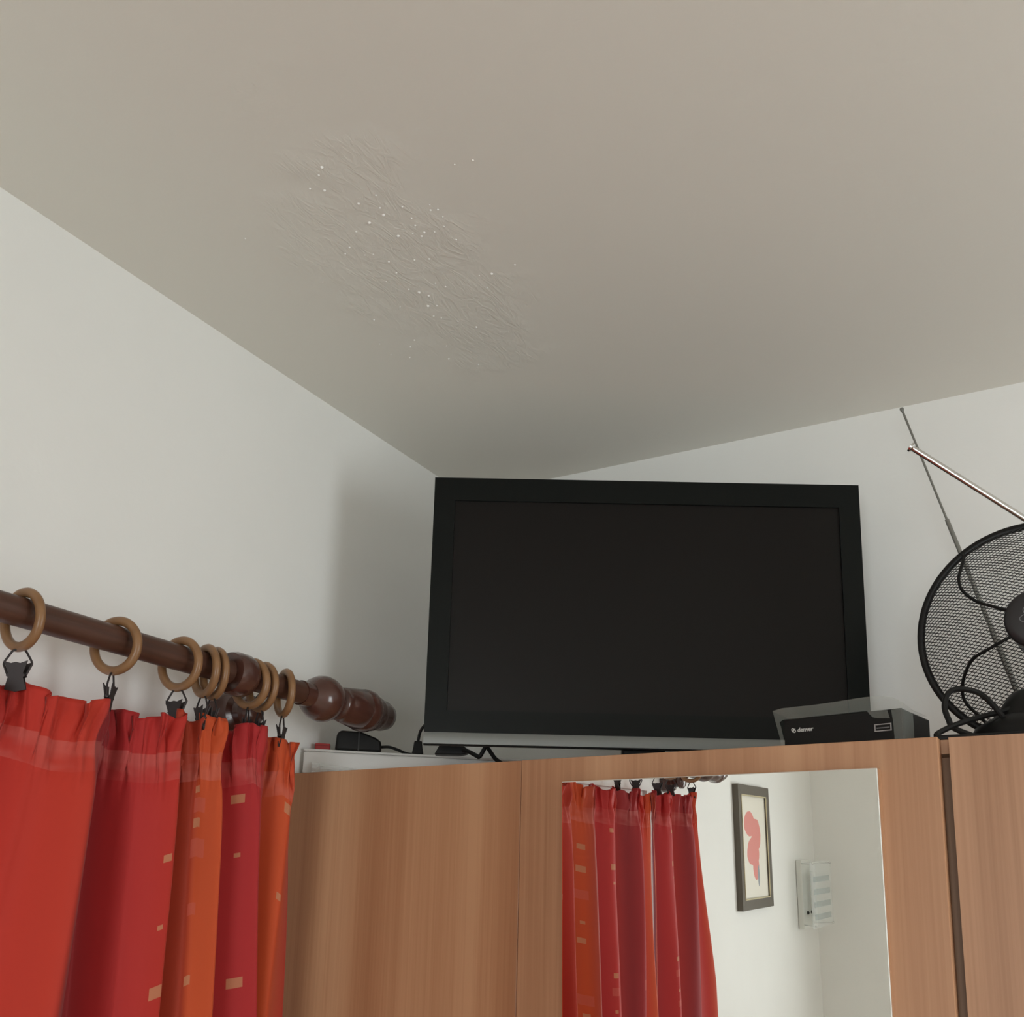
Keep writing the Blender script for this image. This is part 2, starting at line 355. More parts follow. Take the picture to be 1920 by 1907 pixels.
# ------------------------------------------------------------------ rings with clips
def make_ring():
    t = thing('curtain_ring', '', 'curtain ring', (0, 0, 0))
    # origin: middle of the ring
    bm = NB(); n = 48; R0, a, b = .0372, .0070, .0066
    pr = []
    for i in range(n):
        an = 2 * PI * i / n; ring = []
        for k in range(10):
            q = 2 * PI * k / 10; rr = R0 + a * math.cos(q) ; ring.append(bm.verts.new((rr * math.cos(an), b * math.sin(q), rr * math.sin(an))))
        pr.append(ring)
    for i in range(n):
        A, B = pr[i], pr[(i + 1) % n]
        for k in range(10): bm.faces.new((A[k], A[(k + 1) % 10], B[(k + 1) % 10], B[k]))
    obj('ring', bm, ring_m, t, sm=True)
    cl = NB()
    # jaw plates: flared at top and bottom, narrow at the waist
    out = [(-.0155, -.058), (-.006, -.0605), (0, -.0590), (.006, -.0605), (.0155, -.057), (.0125, -.066), (.0098, -.0735), (.0125, -.0775), (.0098, -.079),
           (.0128, -.090), (.0142, -.0955), (0, -.0985), (-.0142, -.0955), (-.0128, -.090), (-.0098, -.079), (-.0125, -.0775), (-.0098, -.0735), (-.0125, -.066)]
    for s in (1, -1):
        m4 = Matrix.Translation((0, 0, -.078)) @ Matrix.Rotation(-s * .16, 4, 'X') @ Matrix.Translation((0, 0, .078))
        prism(cl, out, s * .0024, s * .0040, 'y', m4)
    tube(cl, [(-.0125, 0, -.0755), (.0125, 0, -.0755)], .0026, 10)
    c = obj('clip', cl, clip_m, t, sm=False)
    bm = NB()
    tube(bm, smooth_pts([(.0125, 0, -.0755), (.0165, 0, -.066), (.0185, 0, -.060), (.013, 0, -.050), (.0075, 0, -.0425), (0, 0, -.041), (-.0075, 0, -.0425), (-.013, 0, -.050), (-.0185, 0, -.060), (-.0165, 0, -.066), (-.0125, 0, -.0755)], 4), .0015, 8)
    obj('wire_bail', bm, clip_m, c, sm=True)
    return t
ring0 = make_ring()
RG = [  # y, yaw, tilt, clip turn, label
    (.836, 0, .06, .55, 'curtain ring nearest the left edge of the photo, its clip holding the curtain'),
    (.989, 12.8, .05, -1.15, 'widely open curtain ring hanging alone with a narrow clip turned edge-on'),
    (1.112, 4, .05, .1, 'left ring of the cluster, with a dark clip and a clear gap inside it'),
    (1.165, -17, .05, 0, 'slim ring right after the clear open one, left one of a close pair'),
    (1.185, -17, .05, 0, 'ring close behind the slim one on its left, just before the rod bracket'),
    (1.268, -2, .07, -.9, 'ring over the bracket, left of the close group of two'),
    (1.296, -12, .03, -.25, 'ring between the bracket and the last ring on the rod'),
    (1.352, -28, .03, -.55, 'last ring on the rod, next to the round finial ball'),
    (.22, 0, .02, .6, 'curtain ring whose clip is leftmost in the mirror'),
    (.081, 10, .02, -.5, 'curtain ring whose clip is second from left in the mirror'),
    (-.092, -8, .02, .2, 'curtain ring whose clip is third from left in the mirror'),
    (-.208, 6, .02, -.3, 'curtain ring whose clip is fourth from left in the mirror'),
    (-.405, 0, .02, .4, 'curtain ring by the far finial, rightmost in the mirror'),
]
for i, (y, yaw, tilt, ct, lab) in enumerate(RG):
    t = ring0 if i == 0 else copy_tree(ring0)
    t.location = (XRD, y, ZR - .0094); t.rotation_euler = (tilt, 0, math.radians(yaw))
    tag(t, lab, 'curtain ring', 'wooden curtain rings with metal clips')
    for c in [x for x in bpy.data.objects if x.parent == t and x.name.startswith('clip')]: c.rotation_euler = (-tilt, 0, ct)

# ------------------------------------------------------------------ curtains
def fabric(name):
    m = bpy.data.materials.new(name); m.use_nodes = True
    m.node_tree.nodes.remove(m.node_tree.nodes['Principled BSDF'])
    outn = m.node_tree.nodes['Material Output']
    uv = nd(m, 'ShaderNodeUVMap'); uv.uv_map = 'UVMap'; sp = nd(m, 'ShaderNodeSeparateXYZ'); lk(m, uv.outputs[0], sp.inputs[0])
    u, v = sp.outputs[0], sp.outputs[1]          # u: fold index / 24, v: metres below the top edge
    r = nd(m, 'ShaderNodeValToRGB'); e = r.color_ramp.elements
    red, red2, ora, rust, wine, crim = (.57, .036, .024), (.60, .050, .026), (.66, .098, .026), (.46, .050, .020), (.33, .028, .032), (.51, .030, .032)
    stops = [(0, red2), (1.2, ora), (2.4, rust), (2.8, crim), (4.0, crim), (4.25, wine), (4.7, ora), (5.7, ora), (6.0, rust), (7.9, rust), (8.0, red), (9.5, crim), (10.1, wine), (10.9, wine),
             (11.0, red2), (12.6, red), (14, wine), (15.2, red), (16.6, rust), (17.6, ora), (18.3, wine), (19.2, crim), (20.5, red), (21.5, wine), (22.4, crim), (23.4, red), (24, ora)]
    e[0].position = 0; e[0].color = (*stops[0][1], 1); e[1].position = 1; e[1].color = (*stops[-1][1], 1)
    for p, c in stops[1:-1]:
        q = e.new(p / 24); q.color = (*c, 1)
    lk(m, u, r.inputs[0]); col = r.outputs[0]
    def mixc(fac, a, c):
        n = nd(m, 'ShaderNodeMix', data_type='RGBA'); lk(m, fac, n.inputs[0]); lk(m, a, n.inputs[6]); n.inputs[7].default_value = (*c, 1); return n.outputs[2]
    # woven squares in loose columns
    def squares(cw, ch, seed, keep, s0, s1, c, amt, col):
        U = mth(m, 'MULTIPLY', u, 24 / cw); V = mth(m, 'DIVIDE', v, ch)
        cu, cv = mth(m, 'FLOOR', U), mth(m, 'FLOOR', V)
        cb = nd(m, 'ShaderNodeCombineXYZ'); lk(m, cu, cb.inputs[0]); lk(m, cv, cb.inputs[1]); cb.inputs[2].default_value = seed
        wn = nd(m, 'ShaderNodeTexWhiteNoise', noise_dimensions='3D'); lk(m, cb.outputs[0], wn.inputs['Vector'])
        s3 = nd(m, 'ShaderNodeSeparateXYZ'); lk(m, wn.outputs['Color'], s3.inputs[0])
        fu = mth(m, 'MULTIPLY', mth(m, 'SUBTRACT', mth(m, 'FRACT', U), mth(m, 'ADD', mth(m, 'MULTIPLY', s3.outputs[0], .12), .44)), cw * .055)
        fv = mth(m, 'MULTIPLY', mth(m, 'SUBTRACT', mth(m, 'FRACT', V), mth(m, 'ADD', mth(m, 'MULTIPLY', s3.outputs[1], .3), .35)), ch)
        hs = mth(m, 'ADD', mth(m, 'MULTIPLY', s3.outputs[2], s1 - s0), s0)
        ins = mth(m, 'LESS_THAN', mth(m, 'MAXIMUM', mth(m, 'ABSOLUTE', fu), mth(m, 'ABSOLUTE', fv)), hs)
        ins = mth(m, 'MULTIPLY', ins, mth(m, 'LESS_THAN', wn.outputs['Value'], keep))
        ins = mth(m, 'MULTIPLY', ins, mth(m, 'GREATER_THAN', v, .10))
        return mixc(mth(m, 'MULTIPLY', ins, amt), col, c)
    col = squares(2.35, .048, 3.0, .30, .0035, .0095, (.62, .27, .14), .85, col)
    col = squares(2.35, .085, 8.0, .22, .009, .015, (.66, .14, .10), .5, col)
    # pale heading tape behind the cloth
    tp = mth(m, 'MULTIPLY', mth(m, 'GREATER_THAN', v, .055), mth(m, 'LESS_THAN', v, .098))
    nz = nd(m, 'ShaderNodeTexNoise'); nz.inputs['Scale'].default_value = 26; lk(m, uv.outputs[0], nz.inputs['Vector'])
    nzr = nd(m, 'ShaderNodeMapRange'); nzr.inputs['From Min'].default_value = .42; nzr.inputs['From Max'].default_value = .6; lk(m, nz.outputs[0], nzr.inputs['Value'])
    col = mixc(mth(m, 'MULTIPLY', tp, mth(m, 'ADD', mth(m, 'MULTIPLY', nzr.outputs[0], .20), .06)), col, (.75, .28, .24))
    wv = nd(m, 'ShaderNodeTexWave'); wv.inputs['Scale'].default_value = 900
    d = nd(m, 'ShaderNodeBsdfPrincipled'); d.inputs['Roughness'].default_value = .6; d.inputs['Specular IOR Level'].default_value = .25; d.inputs['Sheen Weight'].default_value = .15
    lk(m, col, d.inputs['Base Color'])
    tr = nd(m, 'ShaderNodeBsdfTranslucent'); lk(m, col, tr.inputs[0])
    mx = nd(m, 'ShaderNodeMixShader'); mx.inputs[0].default_value = .30
    lk(m, d.outputs[0], mx.inputs[1]); lk(m, tr.outputs[0], mx.inputs[2]); lk(m, mx.outputs[0], outn.inputs[0])
    return m
fab_m = fabric('red_striped_sheer')

def curtain(name, label, knots, tops, ustart, zbot=-1.45):
    """knots: (y top, x offset top, y low, x offset low) along the cloth; tops: (y, z) of the upper edge"""
    cu = thing(name, label, 'curtain', (XRD, knots[len(knots) // 2][0], 0))
    oy = cu.location.y
    n = len(knots); per = 26; cols = []
    def ev(t):
        i = min(int(t), n - 2); q = t - i; s = q * q * (3 - 2 * q) * .75 + q * .25
        return [knots[i][k] * (1 - s) + knots[i + 1][k] * s for k in (1, 3)] + [knots[i][k] * (1 - q) + knots[i + 1][k] * q for k in (0, 2)]
    def ztop(y):
        for (a, za), (b, zb_) in zip(tops, tops[1:]):
            if a >= y >= b:
                q = (a - y) / (a - b); return za * (1 - q) + zb_ * q - .016 * math.sin(PI * q) * min(1, (a - b) / .12)
        return tops[-1][1] if y < tops[-1][0] else tops[0][1]
    vs = [0, .006, .012, .018, .024, .030, .036, .042, .046, .050, .054, .058, .066, .076, .088, .1, .115] + [.13 + .025 * k for k in range(8)] + [.34 + .05 * k for k in range(28)]
    bm = NB(); uvl = bm.loops.layers.uv.new('UVMap'); grid = []
    rnd = random.Random(3); ph = [rnd.uniform(0, 6.28) for _ in range(6)]
    N = (n - 1) * per
    for j in range(N + 1):
        t = j / per; xt, xb, yt, yb = ev(t); zt = ztop(yt); col = []
        cr = (math.sin(t * 7.3 + ph[0]) + .7 * math.sin(t * 13.1 + ph[1]) + .5 * math.sin(t * 21.7 + ph[2]) ) / 2.2
        cr2 = (math.sin(t * 9.1 + ph[3]) + .8 * math.sin(t * 17.9 + ph[4])) / 1.8
        for v in vs:
            if v > 0 and zt - v < zbot: break
            s = min(max((v - .02) / .45, 0), 1.35)
            y = yt + (yb - yt) * s; x = xt + (xb - xt) * min(s, 1)
            g = math.exp(-((v - .05) / .045) ** 2); hd = max(0, 1 - v / .06)
            x = x * (1 - .35 * g) + cr * .012 * (g * .75 + hd * .6) * (1 + .5 * math.sin(v * 75 + t * 2.3)) + .004 * math.sin(t * 33 + v * 60 * math.sin(t * 2.1)) * (g + hd) * .6
            y += cr2 * .007 * (g + hd) + .004 * math.sin(t * 11 + v * 55) * hd + .004 * math.sin(v * 6 + t)
            x += .004 * math.sin(v * 5.0 + t * 1.7) * min(v * 4, 1) + .0025 * math.sin(t * 5.2 + v * 2) * min(v * 5, 1)
            z = zt - v + (.010 * abs(math.sin(t * 4.1 + ph[5] + .8 * math.sin(t * 1.7))) - .004) * hd
            col.append((bm.verts.new((x, y - oy, z)), (ustart + t) / 24, v))
        grid.append(col)
    for A, B in zip(grid, grid[1:]):
        for k in range(min(len(A), len(B)) - 1):
            f_ = bm.faces.new((A[k][0], A[k + 1][0], B[k + 1][0], B[k][0]))
            for lp, q in zip(f_.loops, (A[k], A[k + 1], B[k + 1], B[k])): lp[uvl].uv = (q[1], q[2])
    o = obj('cloth', bm, fab_m, cu, sm=False)
    for p in o.data.polygons: p.use_smooth = True
    sd = o.modifiers.new('thickness', 'SOLIDIFY'); sd.thickness = .0006
    return cu
KA = [(1.398, -.02, 1.425, -.022), (1.365, .018, 1.36, .012), (1.325, -.015, 1.335, -.022), (1.275, .03, 1.312, .03), (1.235, -.03, 1.25, -.03), (1.192, .03, 1.212, .03), (1.16, .002, 1.168, .008),
      (1.125, -.03, 1.132, -.03), (1.095, .035, 1.113, .035), (1.04, .016, 1.05, .018), (1.01, -.035, 1.01, -.045), (.955, .045, .90, .06), (.88, .018, .81, .02), (.82, -.02, .74, -.02),
      (.76, .03, .68, .03), (.68, -.025, .62, -.03), (.60, .03, .57, .03), (.53, -.02, .50, -.03), (.45, .03, .44, .03), (.37, -.02, .36, -.02), (.29, .02, .30, .03), (.21, -.02, .21, -.02),
      (.13, .03, .13, .03), (.06, -.02, .07, -.02), (.0, .01, -.01, .01)]
TA = [(1.41, .268), (1.352, .286), (1.296, .292), (1.268, .296), (1.190, .292), (1.169, .292), (1.112, .290), (.989, .282), (.836, .284), (.68, .282), (.52, .282), (.37, .282), (.22, .282), (.081, .282), (-.02, .272)]
curtain('curtain', 'red and orange striped curtain panel hanging from the wardrobe end of the rod', KA, TA, 0)
KB = [(-.045, .0, -.03, .0), (-.09, -.02, -.09, -.02), (-.16, .02, -.16, .025), (-.23, -.02, -.24, -.02), (-.31, .03, -.34, .03), (-.36, -.01, -.41, -.01), (-.405, .01, -.49, .015)]
TB = [(-.03, .270), (-.092, .282), (-.208, .284), (-.405, .288), (-.43, .284)]
curtain('curtain', 'red curtain panel by the far finial, in the mirror right of the slit', KB, TB, 17.8)

# ------------------------------------------------------------------ things on the wardrobe
# white box in the corner, its front running diagonally
wbx = thing('storage_box', 'flat white box lying on the wardrobe in the corner behind the television', 'box', (-1.2, 1.8, T))
def rel(p, o): return (p[0] - o[0], p[1] - o[1])
ol = [rel(p, (-1.2, 1.8)) for p in ((-1.362, 1.548), (-1.0, 1.852), (-.99, 2.09), (-1.362, 2.09))]
bm = NB(); prism(bm, ol, 0, .046); obj('tray', bm, white_m, wbx, bevel=.004)
bm = NB(); ol2 = [rel(p, (-1.2, 1.8)) for p in ((-1.364, 1.544), (-.995, 1.851), (-.987, 2.095), (-1.364, 2.095))]
prism(bm, ol, .0462, .051); obj('lid', bm, white_m, wbx, bevel=.002)
ZT = T + .051
E40 = Vector((.766, .643, 0)); N40 = Vector((-.643, .766, 0)); A40 = math.atan2(.643, .766)
def bp(t, d=0, z=0): return Vector((-1.37, 1.54, 0)) + E40 * t + N40 * d + Vector((0, 0, z))
# crumpled clear film on the front of the box
bm = NB(); gx = []
for i in range(23):
    row = []
    for j in range(5):
        t = .03 + i * .0075; z = T + j * (.020 * (1 - i / 24) + .003) / 4
        p = bp(t, -.007 - random.random() * .006 * (1 if j < 4 else .3), z); row.append(bm.verts.new(p))
    gx.append(row)
for A, B in zip(gx, gx[1:]):
    for k in range(4): bm.faces.new((A[k], B[k], B[k + 1], A[k + 1]))
o = obj('plastic_wrap', bm, clear('crinkled_clear_film', .45, (.9, .92, .9), .03)); tag(o, 'crumpled clear plastic wrap along the lower front of the white box', 'plastic wrap')
sd = o.modifiers.new('thickness', 'SOLIDIFY'); sd.thickness = .0004
# power adapter
ad = thing('power_adapter', 'black block-shaped power adapter lying on the white box below the finial', 'power adapter', bp(.118, .028, ZT), A40)
bm = NB(); prism(bm, [(-.046, .001), (.046, .001), (.0445, .022), (.034, .029), (.004, .040), (-.036, .041), (-.0435, .034)], -.022, .024, 'y'); obj('housing', bm, black_m, ad, bevel=.004)
bm = NB(); box(bm, -.0015, .0015, -.0235, .025, .002, .041); obj('seam', bm, mat('seam_grey', (.018, .018, .018), .5), ad)
bm = NB(); tube(bm, smooth_pts([(.045, 0, .014), (.062, 0, .015), (.08, 0, .010), (.098, .003, .004), (.12, .01, .0035), (.16, .03, .0035)]), .003, 8); obj('cord', bm, rub_m, ad, sm=True)
# small red thing
rb = thing('red_case', 'small flat red case on the white box, left of the black adapter', 'case', bp(.049, .030, ZT), A40)
bm = NB(); box(bm, -.016, .014, -.008, .008, 0, .015); obj('case_body', bm, red_m, rb, bevel=.002)
bm = NB(); box(bm, -.0162, .0142, -.0082, .0082, .0095, .0105); obj('lid_seam', bm, mat('dark_red', (.15, .01, .01), .5), rb)
# plug with a cable up to the television
pg = thing('cable_plug', 'black plug standing on the white box with a cable rising to the television', 'plug', bp(.236, .012, ZT), A40)
bm = NB(); prism(bm, [(-.0115, .001), (.0115, .001), (.009, .014), (.0075, .027), (-.0075, .027), (-.009, .014)], -.007, .007, 'y'); obj('plug_body', bm, black_m, pg, bevel=.0015)
bm = NB(); tube(bm, smooth_pts([(0, 0, .026), (.001, 0, .034), (.004, -.002, .048), (.012, -.006, .060), (.024, -.012, .066), (.050, -.025, .070), (.085, -.03, .074)]), .0030, 8); obj('cord', bm, rub_m, pg, sm=True)
# connector under the television and looping leads
def pxp(L, Y): return [at(a, b, Y) for a, b in L]
cn = thing('scart_connector', 'black angled connector hanging under the left end of the television', 'connector', (0, 0, 0))
base = at(845, 1404, 1.70); cn.location = base; cn.rotation_euler = (0, 0, .5)
bm = NB(); prism(bm, [(-.031, -.013), (.020, -.013), (.034, -.010), (.034, -.001), (.026, .004), (.010, .008), (.002, .019), (-.026, .019), (-.022, .004)], -.012, .012, 'y'); obj('connector_body', bm, black_m, cn, bevel=.002)
L = [(868, 1406), (880, 1410), (893, 1417), (899, 1419), (906, 1408), (912, 1394), (909, 1380)]
L2 = [(905, 1384), (912, 1398), (921, 1412), (930, 1424), (945, 1434)]
for k, q in enumerate((L, L2)):
    pts = [p - base for p in pxp(q, 1.70)]
    rt = Matrix.Rotation(-.5, 3, 'Z'); pts = [rt @ p for p in pts]
    bm = NB(); tube(bm, smooth_pts(pts), .0042, 8); obj('lead', bm, rub_m, cn, sm=True)

# set-top box in its plastic film
stb = thing('set_top_box', 'small black set-top box on the wardrobe in front of the television corner', 'set-top box', (-.247, 1.552, T), -.19)
Wb, Db, Hb = .182, .112, .048
bm = NB(); box(bm, -Wb, 0, .001, Db, .002, Hb); obj('housing', bm, black_m, stb, bevel=.002)
bm = NB(); box(bm, -Wb - .0005, .0005, -.002, .002, .001, Hb); fp = obj('front_panel', bm, mat('satin_black', (.007, .0065, .006), .35, 0, .2), stb, bevel=.001)
for a in (-Wb + .015, -.025):
    for b in (.02, Db - .02): bm = NB(); box(bm, a - .006, a + .006, b - .006, b + .006, .0, .002); obj('rubber_foot', bm, rub_m, stb)
bm = NB()
def recto(bm, x0, x1, za, zb_, w, y0, y1):
    box(bm, x0, x1, y0, y1, za, za + w); box(bm, x0, x1, y0, y1, zb_ - w, zb_); box(bm, x0, x0 + w, y0, y1, za + w, zb_ - w); box(bm, x1 - w, x1, y0, y1, za + w, zb_ - w)
recto(bm, -.0405, -.0155, .0165, .0275, .0015, -.0032, -.0018); us = obj('usb_port', bm, mat('port_rim', (.30, .29, .28), .4), fp)
bm = NB(); box(bm, -.0375, -.0185, -.0026, -.0018, .0208, .0225); obj('tongue', bm, mat('port_tongue', (.12, .12, .12), .4), fp)
logo_m = mat('pale_print', (.55, .55, .53), .5)
cv = bpy.data.curves.new('brand_text', 'FONT'); cv.body = 'denver'; cv.size = .0096; cv.extrude = .0001; cv.space_character = .95; cv.offset = .0002
to = bpy.data.objects.new('tmp', cv); C.objects.link(to); dg = bpy.context.evaluated_depsgraph_get(); me = bpy.data.meshes.new_from_object(to.evaluated_get(dg)); C.objects.unlink(to)
me.materials.clear(); me.materials.append(logo_m)
tx = bpy.data.objects.new('brand_text', me); C.objects.link(tx); tx.parent = fp; tx.rotation_euler = (PI / 2, 0, 0); tx.location = (-.1605, -.0022, .0275); tx['label'] = 'pale grey brand lettering'
bm = NB()
for cx_, cz_ in ((-.1682, .0318), (-.1655, .0292)):
    tube(bm, [(cx_ + .0018 * math.cos(2 * PI * k / 16), -.0022, cz_ + .0018 * math.sin(2 * PI * k / 16)) for k in range(16)], .0008, 6, closed=True)
tube(bm, [(-.1695, -.0022, .0282), (-.1642, -.0022, .0330)], .0007, 6)
obj('logo', bm, logo_m, fp)
# the film: a loose bag around the box, its upper edge standing above the top
bm = NB()
def strip(rows):
    R = [[bm.verts.new(p) for p in r_] for r_ in rows]
    for A, B in zip(R, R[1:]):
        for k in range(len(A) - 1): bm.faces.new((A[k], A[k + 1], B[k + 1], B[k]))
top = [(-.200, -.004, .064), (-.185, -.005, .0665), (-.165, -.003, .067), (-.13, -.004, .0665), (-.095, -.002, .068), (-.06, -.003, .0695), (-.03, -.004, .069), (-.010, -.004, .064), (.002, -.003, .056)]
edge = [(-.189, -.0045, .045), (-.182, -.0045, .0485), (-.165, -.0045, .0485), (-.13, -.0045, .0485), (-.095, -.0045, .0485), (-.06, -.0045, .0485), (-.03, -.0045, .0485), (-.008, -.0045, .046), (.002, -.0045, .044)]
strip([top, edge])
strip([[(-.200, -.004, .064), (-.194, -.004, .04), (-.189, -.004, .02), (-.186, -.004, .0)], [(-.189, -.0045, .045), (-.186, -.0045, .036), (-.183, -.0045, .02), (-.181, -.0045, .0)]])
strip([[(-.014, -.0045, .046), (-.012, -.005, .03), (-.011, -.0045, .0)], [(.004, -.003, .046), (.004, -.003, .03), (.004, -.003, .0)], [(.0045, .030, .044), (.005, .03, .025), (.0045, .03, .0)]])
strip([[(-.05, -.0045, .0485), (-.042, -.0055, .038)], [(-.03, -.0045, .0485), (-.034, -.005, .036)], [(-.02, -.0045, .047), (-.016, -.006, .034)]])
strip([top, [(p[0] * .97, p[1] + .05, p[2] - .006) for p in top], [(p[0] * .95, p[1] + .10, .051) for p in top]])
fm = obj('film', bm, film_m); sd = fm.modifiers.new('thickness', 'SOLIDIFY'); sd.thickness = .0003
fm.location = (-.247, 1.552, T); fm.rotation_euler = (0, 0, -.19); tag(fm, 'cloudy plastic film wrapped loosely over the black set-top box', 'plastic film')

# ------------------------------------------------------------------ fan
FX, FY, FZ, FR = -.071, 1.82, .463, .181
fan = thing('desk_fan', 'black desk fan with a fine mesh grille on the right end of the wardrobe', 'fan', (FX, 1.78, T))
def fo(p): return (p[0] - FX, p[1] - 1.78, p[2] - T)
CZ = FZ - T; CY = FY - 1.78; DD = .085
def dome(x, z): q = min((x * x + z * z) / (FR * FR), 1); return CY - DD * (1 - q ** 1.1)
bm = NB(); tube(bm, [(FR * math.cos(2 * PI * k / 96), CY, CZ + FR * math.sin(2 * PI * k / 96)) for k in range(96)], .0042, 10, closed=True, flat=1.5); obj('rim', bm, black_m, fan, sm=True)
bm = NB()
for sl, pit, sg in ((-.41, .00545, 1), (.80, .0065, -1)):
    nl = int(FR * (1 + abs(sl)) / pit) + 1
    for k in range(-nl, nl + 1):
        c = k * pit; a, b, cc = 1 + sl * sl, 2 * sl * c, c * c - FR * FR
        D = b * b - 4 * a * cc
        if D <= 0: continue
        xa, xb = (-b - math.sqrt(D)) / (2 * a), (-b + math.sqrt(D)) / (2 * a)
        n = max(2, int((xb - xa) / .02)); pts = []
        for i in range(n + 1):
            x = xa + (xb - xa) * i / n; z = sl * x + c; pts.append((x, dome(x, z) + .0004 * sg, CZ + z))
        if (Vector(pts[0]) - Vector(pts[-1])).length < .01: continue
        tube(bm, pts, .00075, 4)
gm = obj('mesh_grille', bm, mat('black_wire', (.02, .02, .02), .45), fan)
def pol(a, q): a = math.radians(a); x, z = q * FR * math.cos(a), q * FR * math.sin(a); return (x, dome(x, z) - .003, CZ + z)
def spiral(L, mir):
    return smooth_pts([((-1 if mir else 1) * pol(a, q)[0], pol(a, q)[1], pol(a, q)[2]) for a, q in L], 6)
SA = [(157, .20), (155, .34), (153, .525), (147, .696), (140.4, .80), (134.2, .862), (127, .95), (126, .99)]
SB = [(214, .18), (212, .27), (208.4, .43), (207, .60), (211.8, .726), (217, .82), (223.7, .89), (236.9, .935), (242, .99)]
SD = [(92, .28), (98, .5), (88, .75), (80, .99)]
for L in (SA, SB):
    for mir in (False, True):
        bm = NB(); tube(bm, spiral(L, mir), .0026, 8); obj('curved_bar', bm, black_m, fan, sm=True)
bm = NB(); lathe(bm, [(.0465, -.004), (.0465, .004), (.044, .008), (.036, .011), (.012, .0125), (.001, .013)], (0, CY - DD + .004, CZ), (0, -1, 0), 48)
hub = obj('hub_cap', bm, mat('hub_black', (.022, .02, .022), .4), fan, sm=True)
bm = NB(); cy0 = CY - DD - .0088
for k in range(4):
    an = PI * k / 4; pts = []
    for i in range(40):
        q = 2 * PI * i / 40; a_, b_ = .0235 * math.cos(q), .0085 * math.sin(q)
        x, z = a_ * math.cos(an) - b_ * math.sin(an), a_ * math.sin(an) + b_ * math.cos(an)
        pts.append((x, cy0 + (x * x + z * z) * 2.2, CZ + z))
    tube(bm, pts, .0006, 5, closed=True)
lathe(bm, [(.0035, 0), (.0035, .0008), (.001, .0012)], (0, cy0 + .001, CZ), (0, -1, 0), 16)
o = obj('emblem', bm, mat('grey_print', (.20, .20, .21), .5), hub); o['label'] = 'grey looped flower emblem'
bm = NB(); lathe(bm, [(.030, 0), (.036, .006), (.038, .05), (.030, .075), (.012, .082)], (0, CY - .02, CZ), (0, 1, 0), 32); obj('motor_housing', bm, black_m, fan, sm=True)
for k in range(3):
    a0 = math.radians(-75 + 60 * k - 0); bm = NB(); A = []; B = []
    for i in range(9):
        q = .03 + .125 * i / 8; w = .45 * math.sin(PI * (.18 + .82 * i / 8) ) + .18
        for s, Lst in ((-1, A), (1, B)):
            an = a0 + s * w * .5; Lst.append(bm.verts.new((q * math.cos(an), CY - .045 + s * .010, CZ + q * math.sin(an))))
    for i in range(8): bm.faces.new((A[i], A[i + 1], B[i + 1], B[i]))
    o = obj('blade', bm, blade_m, fan, sm=True); sd = o.modifiers.new('thickness', 'SOLIDIFY'); sd.thickness = .0015
bm = NB(); lathe(bm, [(.101, 0), (.101, .024), (.096, .033), (.078, .044), (.069, .047), (.066, .052), (.056, .068), (.045, .083), (.036, .088), (.004, .090)], (0, -.08, 0), seg=56)
obj('base', bm, black_m, fan, sm=True)
bm = NB(); tube(bm, smooth_pts([(.03, -.05, .06), (.030, -.01, .085), (.022, .035, .13), (.012, .055, .17), (0, .065, CZ)]), .013, 14); obj('neck', bm, black_m, fan, sm=True)
# its cable, looped beside the base
cl0 = Vector((FX, 1.78, T))
P1 = [at(1905, 1330, 1.66), at(1868, 1337, 1.65), at(1830, 1347, 1.63), at(1795, 1358, 1.60), at(1770, 1369, 1.585), at(1757, 1377, 1.572), at(1762, 1383, 1.568)]
P1 += [Vector((-.17, 1.572, T + .0045)), Vector((-.12, 1.575, T + .0045)), Vector((-.04, 1.575, T + .0045)), Vector((.06, 1.60, T + .0045))]
P2 = [Vector((-.150, 1.60, T + .005)), at(1790, 1366, 1.60), at(1778, 1348, 1.60), at(1771, 1325, 1.605), at(1776, 1303, 1.61), at(1790, 1293, 1.615), at(1812, 1293, 1.62), at(1838, 1301, 1.63), at(1862, 1322, 1.63), at(1885, 1348, 1.635), at(1910, 1362, 1.66)]
bm = NB()
tube(bm, smooth_pts([p - cl0 for p in P2 + P1[::1]], 8), .0042, 8)
obj('power_cord', bm, rub_m, fan, sm=True)

# ------------------------------------------------------------------ telescopic antennas
def antenna(label, p0, p1, secs, tip, m, base):
    p0, p1 = Vector(p0), Vector(p1); B = Vector(base)
    t = thing('telescopic_antenna', label, 'antenna', B); d = (p1 - p0).normalized()
    for a, b, rr in secs:
        bm = NB(); A, Z = p0.lerp(p1, a) - B, p0.lerp(p1, b) - B
        tube(bm, [A, A.lerp(Z, .5), Z], rr, 12); obj('rod_section', bm, m, t, sm=True)
    bm = NB(); lathe(bm, [(.0015, -.010), tip[0], tip[1], tip[2], (.0008, .0045)], p1 - B, d, 16); obj('tip', bm, m, t, sm=True)
    bm = NB(); lathe(bm, [(.05, 0), (.05, .006), (.03, .016), (.012, .024), (.006, .03)], (0, 0, 0), seg=32); obj('base', bm, black_m, t, sm=True)
pA, pB = Vector((-.085, 1.98, T + .012)), at(1691, 768, 2.0)
antenna('thin grey telescopic antenna leaning left, passing behind the fan grille', pA, pB, [(0, .345, .0052), (.34, .66, .0040), (.655, 1, .0021)], [(.0026, -.004), (.0042, 0), (.0034, .003)], dull_m, (pA.x, pA.y, T))
qA, qB = Vector((.335, 1.86, T + .015)), at(1709, 839, 1.65)
antenna('shiny chrome antenna tipping left above the fan, crossing the thin grey one', qA, qB, [(0, .35, .0058), (.345, 1, .0047)], [(.0046, -.004), (.0078, -.001), (.0078, .0025)], chrome_m, (qA.x, qA.y, T))

